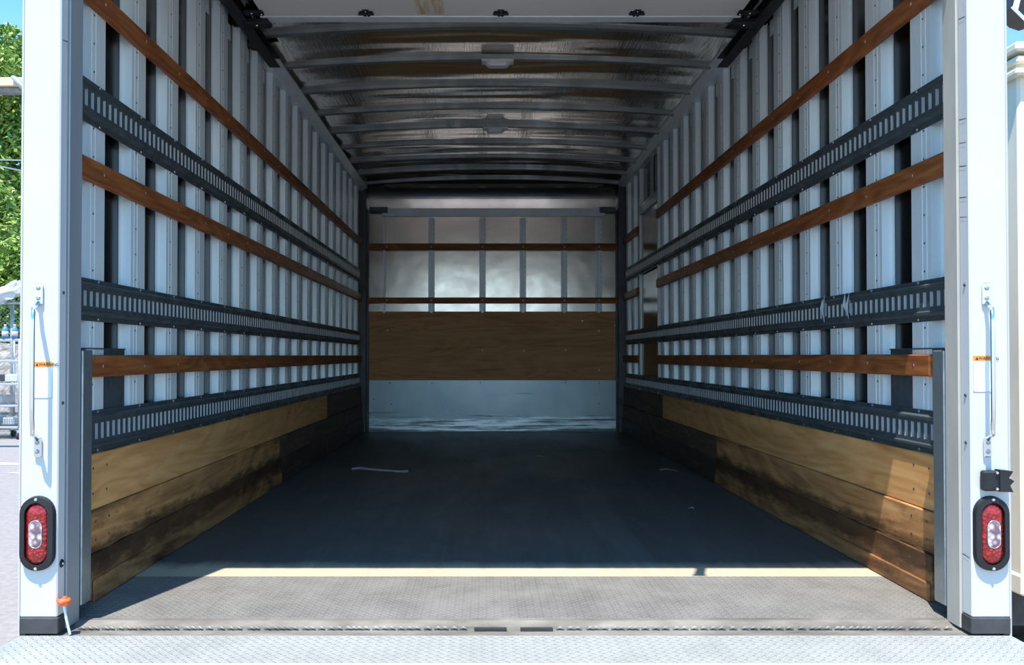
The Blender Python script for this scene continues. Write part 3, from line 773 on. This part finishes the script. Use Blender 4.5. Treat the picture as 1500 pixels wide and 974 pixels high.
# ------------------------------------------------------------------ back wall fittings
def bx(px): return (px - 709)/F*YB
def bz(py): return .70 - (py - 521)/F*YB
e = empty('header_rail', (.08, YB, 2.0)); tag(e, 'riveted aluminium cross rail near the top of the back wall', 'cross rail')
m = MB(); m.cham(bx(560), bx(887), YB-.022, YB-.001, bz(317), bz(305), .003); m.build('rail_body', 'post', e)
for a, c_ in ((542, 568), (878, 901)):
    m = MB(); m.cham(bx(a), bx(c_), YB-.05, YB-.023, bz(312), bz(304), .002); m.build('end_bracket', 'galv', e)
for i, px in enumerate((563, 632, 706.8, 766, 826.5, 877)):
    w_ = .03 if 0 < i else .012
    m = MB(); x = bx(px); m.extr([(x-w_, YB-.001), (x-w_, YB-.004), (x-.012, YB-.004), (x-.010, YB-.020), (x+.010, YB-.020), (x+.012, YB-.004), (x+w_, YB-.004), (x+w_, YB-.001)], 'z', 1.10, 1.985)
    z = 1.13
    while z < 1.97: m.dome((x+w_*.7, YB-.004, z), .0035, (0, -1, 0), .002, 6, 1); z += .05
    tag(m.build('back_wall_post', ['post', 'rivet']), '%s upright riveted post from the left on the aluminium back wall' % ORD[i], 'wall post', 'posts on the back wall')
for (a, c_, nm) in ((357, 367, 'upper'), (436, 444.5, 'lower')):
    m = MB(); m.cham(bx(540), bx(905), YB-.045, YB-.0215, bz(c_), bz(a), .003)
    o = m.build('wooden_rail', 'red_x'); tag(o, '%s dark wooden rail across the back wall' % nm, 'wooden rail', 'varnished wooden rub rails on the truck walls')
    for px in (567, 632, 706.8, 766, 826.5, 877):
        q = MB(); q.dome((bx(px), YB-.045, bz((a+c_)/2)), .007, (0, -1, 0), .003, 8); q.build('screw', 'rivet_light', o)
m = MB(); m.cham(bx(541), bx(901.5), YB-.017, YB-.0005, .474, 1.112, .002); o = m.build('plywood_panel', 'ply_back')
tag(o, 'brown plywood panel across the middle of the back wall', 'plywood panel')
for px, py in ((568, 484), (707, 513), (767, 514), (828, 513), (877, 485), (877, 542), (853, 470), (900, 477)):
    q = MB(); q.dome((bx(px), YB-.017, bz(py)), .007, (0, -1, 0), .002, 8); q.build('screw', 'rivet_light', o)
m = MB(); m.cham(bx(541), bx(901.5), YB-.026, YB-.0175, .001, bz(556.5), .002); m.box(bx(541), bx(901.5), YB-.060, YB-.026, .001, .004)
o = m.build('kick_plate', 'kickplate'); tag(o, 'bluish scuffed steel kick plate at the foot of the back wall', 'kick plate')
for px, py in ((572, 561), (633, 561), (704, 560), (828, 560), (877, 561), (574, 592), (548, 584), (877, 591)):
    q = MB(); q.dome((bx(px), YB-.026, bz(py)), .006, (0, -1, 0), .002, 8); q.build('rivet', 'rivet', o)

# ------------------------------------------------------------------ side door in the right wall
d = struct(MB().box(XR+.012, XR+.045, DA+.012, DB-.012, .275, 1.862).build('door_1', 'skin'), 'smooth dark side door panel in the right truck wall')
m = MB()
for ya, yb_ in ((DA-.012, DA+.014), (DB-.014, DB+.014)): m.cham(XR-.004, XR+.046, ya, yb_, .26, 2.26, .003)
struct(m.build('trim_3', 'post'), 'pale metal jambs either side of the side door')
m = MB(); m.cham(XR-.008, XR+.04, DA+.015, DB-.015, 1.866, 1.93, .003)
m.cham(XR-.002, XR+.028, DA+.28, DA+.31, 1.931, 2.255, .003); m.cham(XR-.012, XR-.0085, DA+.015, DB-.015, 1.915, 1.935, .001)
struct(m.build('trim_4', 'galv_light'), 'metal header over the side door')

# ------------------------------------------------------------------ litter: tape scraps on floor and track
def scrap(pts, z, lab, wd=.012):
    m = MB(); V = []
    for i, (x, y) in enumerate(pts):
        j = random.uniform(.6, 1.3)*wd; V += [(x, y-j, z+.001), (x, y+j, z+.001 + random.uniform(0, .006))]
    m.add(V + [(a, c_, q-.001) for a, c_, q in V], [(2*i, 2*i+2, 2*i+3, 2*i+1) for i in range(len(pts)-1)])
    tag(m.build('tape_scrap', 'tape'), lab, 'tape scrap')
def fp(px, py): y = .70*F/(py-521); return ((px-709)/F*y, y)
scrap([fp(*q) for q in ((516, 687), (530, 686), (545, 688), (558, 689), (575, 690), (598, 691))], 0, 'long pale strip of tape stuck on the dark floor, left of centre', .035)
scrap([fp(*q) for q in ((966, 688), (975, 687), (984, 688), (992, 690))], 0, 'short pale tape scrap on the floor near the right wall', .03)
scrap([fp(*q) for q in ((785, 668), (791, 668), (797, 669))], 0, 'tiny pale scrap on the floor far inside, right of centre', .012)
scrap([fp(*q) for q in ((1008, 744), (1012, 743), (1015, 744))], 0, 'tiny pale scrap on the floor halfway along the right side', .012)
for px, lab in ((1209, 'knotted scrap of clear tape on the right middle track, farther one'), (1244, 'knotted scrap of clear tape on the right middle track, nearer one')):
    y = W('right', .016)*F/(px-709); m = MB()
    for q in range(5):
        a = random.uniform(-.02, .02)
        m.add([(W('right', .016+random.uniform(0, .01)), y+a, .93 - random.uniform(0, .03)), (W('right', .022), y+a+.02, .88), (W('right', .018), y+a*.3+.004, .815+random.uniform(0, .03)), (W('right', .030), y+a-.012, .87)], [(0, 1, 2, 3)])
    m.box(W('right', .014), W('right', .0165), y-.006, y+.006, .85, .90)
    tag(m.build('tape_scrap', 'cord'), lab, 'tape scrap')

# ------------------------------------------------------------------ outside: yard
b = MB(); b.box(-70, 70, -60, 100, GROUND-.1, GROUND)
struct(b.build('ground', 'asphalt'), 'pale grey asphalt yard')
for i, (ya, sl_, lab) in enumerate(((11.75, .0, 'long white painted parking line left of the truck'), (10.9, .0, 'shorter white painted parking line nearer the truck'))):
    m = MB(); x0, x1 = (-9.6, -3.0) if i == 0 else (-6.42+.2, -2.5)
    if i: m.add([(-6.30, 10.85, GROUND+.004), (-6.05, 10.75, GROUND+.004), (-5.2, 11.4, GROUND+.004), (-5.45, 11.5, GROUND+.004)], [(0, 1, 2, 3)])
    else: m.add([(-9.6, ya+.25, GROUND+.004), (-9.6, ya+.45, GROUND+.004), (-3, ya-.4, GROUND+.004), (-3, ya-.6, GROUND+.004)][::-1], [(0, 1, 2, 3)])
    tag(m.build('parking_line', 'roadpaint'), lab, 'road marking')

# chain link fence
e = empty('chain_link_fence', (-9.5, 16.6, GROUND)); tag(e, 'chain link fence behind the rolling rack, under the trees', 'fence')
m = MB(); H = 2.62; x = -14.0
while x < -5.0:
    for s_ in (1, -1):
        xa, xb = (x, x + s_*H); m.add([(xa-.003, 16.6, GROUND), (xa+.003, 16.6, GROUND), (xb+.003, 16.6, GROUND+H), (xb-.003, 16.6, GROUND+H)], [(0, 1, 2, 3)])
        m.add([(xa, 16.597, GROUND), (xa, 16.603, GROUND), (xb, 16.603, GROUND+H), (xb, 16.597, GROUND+H)], [(0, 1, 2, 3)])
    x += .085
m.build('wire_mesh', 'fence', e)
m = MB(); m.tube([(-16, 16.6, GROUND+H), (-4, 16.6, GROUND+H)], .03, 10); m.build('top_rail', 'fence', e, smooth=True)
for x in (-12.2, -9.6, -7.0):
    m = MB(); m.tube([(x, 16.66, GROUND), (x, 16.66, GROUND+H+.06)], .035, 10); m.build('fence_post', 'fence', e, smooth=True)
# pale gravel bank behind the fence
m = MB(); V = []; Fs = []
for i in range(13):
    for j in range(7):
        V.append((-18 + i*1.2, 17.2 + j*.35, GROUND + [0, .55, 1.05, 1.4, 1.65, 1.8, 1.85][j] + random.uniform(-.05, .05)))
for i in range(12):
    for j in range(6): a = i*7 + j; Fs.append((a, a+7, a+8, a+1))
m.add(V, Fs); tag(m.build('gravel_bank', 'gravel', smooth=True), 'pale gravel bank behind the chain link fence', 'gravel bank')

# rolling rack
e = empty('rolling_rack', (-9.25, 15.5, GROUND)); tag(e, 'tall pale metal rolling rack parked in front of the fence', 'rack')
X0, X1, YA, YC = -9.85, -8.62, 15.2, 15.75
m = MB()
for x in (X0, -9.45, -9.03, X1):
    for y in (YA, YC): m.tube([(x, y, GROUND+.13), (x, y, GROUND+1.86)], .02, 8)
m.build('upright', 'rackmetal', e, smooth=True)
for z, nm in ((.22, 0), (.62, 0), (1.02, 0), (1.45, 0), (1.84, 0)):
    m = MB()
    for y in (YA, YC): m.cham(X0, X1, y-.015, y+.015, GROUND+z-.02, GROUND+z+.02, .004)
    for i in range(12): x = X0 + (X1-X0)*i/11; m.box(x-.01, x+.01, YA, YC, GROUND+z-.006, GROUND+z+.006)
    m.build('shelf', 'rackmetal', e)
for x in (X0, -9.03, X1):
    for y in (YA, YC):
        m = MB(); m.tube([(x-.025, y, GROUND+.065), (x+.025, y, GROUND+.065)], .065, 14); m.box(x-.03, x+.03, y-.02, y+.02, GROUND+.10, GROUND+.16, 1); m.build('caster', ['tyre', 'rackmetal'], e)
for i, (px, lab) in enumerate(((6, 'left blue and white bottle standing on top of the rolling rack'), (20, 'right blue and white bottle standing on top of the rolling rack'))):
    x = (px-709)/F*YA; z = GROUND + 1.861
    e = empty('bottle', (x, YA+.03, z)); tag(e, lab, 'bottle', 'bottles on the rolling rack')
    m = MB(); m.tube([(x, YA+.03, z), (x, YA+.03, z+.16), (x, YA+.03, z+.20), (x, YA+.03, z+.23)], [.055, .055, .04, .02], 12); m.build('bottle_body', 'blue', e, smooth=True)
    m = MB(); m.tube([(x, YA+.03, z+.05), (x, YA+.03, z+.14)], .0565, 12); m.build('bottle_label', 'white', e, smooth=True)
    m = MB(); m.tube([(x, YA+.03, z+.23), (x, YA+.03, z+.27)], .022, 10); m.build('cap', 'white', e, smooth=True)
for i, (sx_, z, wd, cl_) in enumerate(((-9.30, .24, .30, 'white'), (-8.85, .24, .22, 'rackmetal'), (-9.15, .64, .34, 'rackmetal'), (-8.80, 1.04, .25, 'white'), (-9.25, 1.04, .28, 'asphalt'))):
    m = MB(); m.cham(sx_-wd/2, sx_+wd/2, YA+.05, YC-.05, GROUND+z+.021, GROUND+z+.17, .02)
    for q in range(4): m.cham(sx_-wd/2+.03+q*wd/5, sx_-wd/2+.05+q*wd/5, YA+.042, YA+.05, GROUND+z+.04, GROUND+z+.15, .002)
    tag(m.build('crate', cl_), '%s crate on the %s shelf of the rolling rack' % (('pale wide', 'small grey', 'wide grey', 'small white', 'dull grey')[i], ('bottom', 'bottom', 'second', 'third', 'third')[i]), 'crate')
# crumpled plastic on the fence
m = MB(); cx, cz = (14-709)/F*16.5, .70 + (521-428)/F*16.5; V = []; seg, rg = 14, 8
for i in range(rg+1):
    for j in range(seg):
        th = math.pi*i/rg; ph = 2*math.pi*j/seg; r_ = 1 + random.uniform(-.28, .28)
        V.append((cx + .34*r_*math.sin(th)*math.cos(ph) + .12*math.cos(th), 16.5 + .10*r_*math.sin(th)*math.sin(ph), cz + .20*r_*math.cos(th) + .10*math.cos(ph)*math.sin(th)))
m.add(V, [(i*seg+j, i*seg+(j+1) % seg, (i+1)*seg+(j+1) % seg, (i+1)*seg+j) for i in range(rg) for j in range(seg)])
tag(m.build('plastic_bag', 'white'), 'crumpled white plastic bag caught on top of the chain link fence', 'plastic bag')

# tan beam and cables
e = empty('canopy_beam', (-7.5, 12, 4.5)); tag(e, 'tan horizontal beam crossing in front of the green tree', 'beam')
yb_ = 12.0; zt = .70 + (521-111)/F*yb_; zb = .70 + (521-133)/F*yb_
m = MB(); m.cham(-10.5, -4.5, yb_, yb_+.2, zb+.09, zt, .01); m.build('beam_top', 'beamwood', e)
m = MB(); m.cham(-10.5, -4.5, yb_+.05, yb_+.16, zb, zb+.089, .01); m.build('beam_shade', 'sill_metal', e)  # grey strip standing in for the shadow under the beam
m = MB(); m.cham(-10.3, -10.1, yb_+.02, yb_+.18, GROUND, zb, .01); m.build('beam_post', 'beamwood', e)
m = MB(); x = (27-709)/F*yb_; m.tube([(x-.1, yb_-.03, zt-.01), (x-.02, yb_-.06, zt-.07), (x+.05, yb_-.05, zt-.16), (x+.16, yb_-.02, zt-.22)], [.03, .045, .04, .02], 8); m.build('clamp', 'rackmetal', e, smooth=True)
for i, (y0_, y1_, lab) in enumerate(((233, 234, 'upper thin pale cable in front of the green tree'), (243, 250, 'lower thin pale cable in front of the green tree'))):
    z0_ = .70 + (521-y0_)/F*12.5; z1_ = .70 + (521-y1_)/F*12.5; m = MB()
    m.tube([(-9.5, 12.5, z0_+.02), (-7.39, 12.5, z0_), (-7.04, 12.5, z1_), (-4.5, 12.5, z1_+.1)], .012, 6); tag(m.build('cable', 'white', smooth=True), lab, 'cable')

# tree and shrubs
def leaf_cloud(m, blobs, n, size):
    for _ in range(n):
        bx_, by_, bz_, br = random.choice(blobs)
        u, v = random.uniform(0, 2*math.pi), math.acos(random.uniform(-1, 1)); r_ = br*random.uniform(.72, 1.05)
        c_ = Vector((bx_ + r_*math.sin(v)*math.cos(u), by_ + r_*math.sin(v)*math.sin(u), bz_ + r_*math.cos(v)))
        a = Vector((random.gauss(0, 1), random.gauss(0, 1), random.gauss(0, .6))).normalized(); n_ = a.orthogonal().normalized()
        bb = (n_*math.cos(u*3) + a.cross(n_)*math.sin(u*3)); s_ = size*random.uniform(.6, 1.4)
        m.add([c_ - a*s_, c_ + bb*s_*.45, c_ + a*s_, c_ - bb*s_*.45], [(0, 1, 2, 3)])
def tree(cx, cy, h, rad, n, nb, lab, size=.12, lowfac=.22):
    e = empty('tree', (cx, cy, GROUND)); tag(e, lab, 'tree')
    blobs = []
    for _ in range(nb):
        a = random.uniform(0, 2*math.pi); t = random.uniform(lowfac, 1); rr = rad*math.sqrt(random.random())*math.sin(math.pi*min(t*.85 + .12, 1))**.5
        br = random.uniform(.55, 1.0)*rad*.3
        blobs.append((cx + rr*math.cos(a), cy + rr*math.sin(a), GROUND + h*t - br, br))
    m = MB(); leaf_cloud(m, blobs, n, size); m.build('crown', 'leaf', e)
    m = MB(); m.tube([(cx, cy, GROUND), (cx+.05, cy, GROUND+h*.35), (cx-.1, cy, GROUND+h*.7)], [rad*.07, rad*.05, .04], 10)
    for bb in blobs[:14]: m.tube([(cx+.02, cy, GROUND+h*.3), (bb[0], bb[1], bb[2])], [.05, .015], 6)
    m.build('trunk', 'trunk', e, smooth=True)
tree(-16.1, 27.3, 12.6, 4.4, 85000, 120, 'tall bright green leafy tree behind the fence', .10)
e = empty('shrub', (-13.0, 20.3, GROUND)); tag(e, 'dark green shrub growing low behind the fence', 'shrub')
m = MB(); leaf_cloud(m, [(-12.6 + random.uniform(-1.3, 1.6), 20.3 + random.uniform(-.3, .3), random.uniform(1.2, 3.4), random.uniform(.35, .6)) for _ in range(26)], 13000, .09)
m.build('foliage', 'leaf', e)
m = MB()
for q in range(6): m.tube([(-13.4 + q*.45, 20.3, GROUND), (-13.4 + q*.45 + random.uniform(-.2, .2), 20.3, 2.4)], [.05, .02], 6)
m.build('stem', 'trunk', e)

# neighbouring box truck
def nx(px, y): return (px-709)/F*y
def nz(py, y): return .70 - (py-521)/F*y
y0_ = 4.0; xc = nx(1491, y0_) + .012; zt = nz(62, y0_); zb = nz(862, y0_)
e = empty('box_truck', (xc+1.2, y0_+3, GROUND)); tag(e, 'old beige box truck parked close on the right', 'truck')
m = MB(); m.cham(xc, xc+2.3, y0_, y0_+6, zb, zt-.05, .012)
y = y0_ + .16
while y < y0_ + 5.9:       # vertical ribs on the side
    m.cham(xc-.022, xc+.002, y, y+.07, zb+.1, zt-.22, .006); y += .22
x = xc + .05
while x < xc + 2.2: m.cham(x, x+.03, y0_-.012, y0_+.002, zb+.12, zt-.2, .004); x += .14
m.build('box_body', 'beige', e)
m = MB(); m.cham(xc-.032, xc+2.34, y0_-.04, y0_+6.03, zt-.045, zt, .01); m.cham(xc-.02, xc+2.33, y0_-.028, y0_+6.02, zt-.10, zt-.065, .008); m.cham(xc-.036, xc+2.33, y0_-.045, y0_+6.02, zt-.165, zt-.13, .01)
m.build('roof_moulding', 'beige', e)
m = MB(); m.cham(xc-.012, xc+2.312, y0_-.014, y0_+6.0, zb-.03, zb+.07, .01); m.build('bottom_rail', 'beige', e)
m = MB(); m.cham(xc+.15, xc+2.1, y0_+.1, y0_+5.9, zb-.22, zb-.03, .01); m.build('chassis', 'tyre', e)
for xx in (xc+.03, xc+1.95):
    m = MB(); m.tube([(xx, 4.62, GROUND+.42), (xx+.02, 4.62, GROUND+.42), (xx+.26, 4.62, GROUND+.42), (xx+.28, 4.62, GROUND+.42)], [.38, .42, .42, .38], 28); ty = m.build('wheel', 'tyre', e)
    m = MB(); m.tube([(xx-.01, 4.62, GROUND+.42), (xx+.02, 4.62, GROUND+.42)], [.16, .2], 20); m.build('hub', 'sill_metal', ty)
m = MB(); m.box(xc+.02, xc+.34, 4.12, 4.135, GROUND+.2, zb-.03); m.build('mud_flap', 'rubber', e)

# floodlight on its pole
y = 8.0; x = nx(1496, y); z = nz(14, y)
e = empty('flood_light', (x+.5, y, GROUND)); tag(e, 'dark floodlight head on a pole above the beige truck', 'light')
m = MB()
P = [(-.13, .00), (-.09, .16), (.22, .20), (.26, -.02), (.12, -.17), (-.0, -.13)]
V = [(x+a, y-.10, z+c_) for a, c_ in P] + [(x+a*.8, y+.14, z+c_*.8) for a, c_ in P]; n = len(P)
m.add(V, [(i, (i+1) % n, (i+1) % n+n, i+n) for i in range(n)] + [tuple(range(n))[::-1], tuple(range(n, 2*n))]); m.build('housing', 'black', e)
m = MB(); V = [Vector((x-.13, y-.11, z)), Vector((x, y-.11, z-.13)), Vector((x+.12, y-.11, z-.17))]
m.tube(V, .014, 6); m.add([(x-.12, y-.105, z+.01), (x-.085, y-.105, z+.14), (x-.03, y-.105, z+.13), (x-.07, y-.105, z-.03)], [(0, 1, 2, 3)]); m.build('bezel', 'cord', e)
m = MB(); m.tube([(x+.24, y, z), (x+.5, y, z+.05), (x+.5, y, GROUND)], .05, 10); m.build('pole', 'sill_metal', e)

for o in bpy.data.objects:
    if '_o' in o: del o['_o']
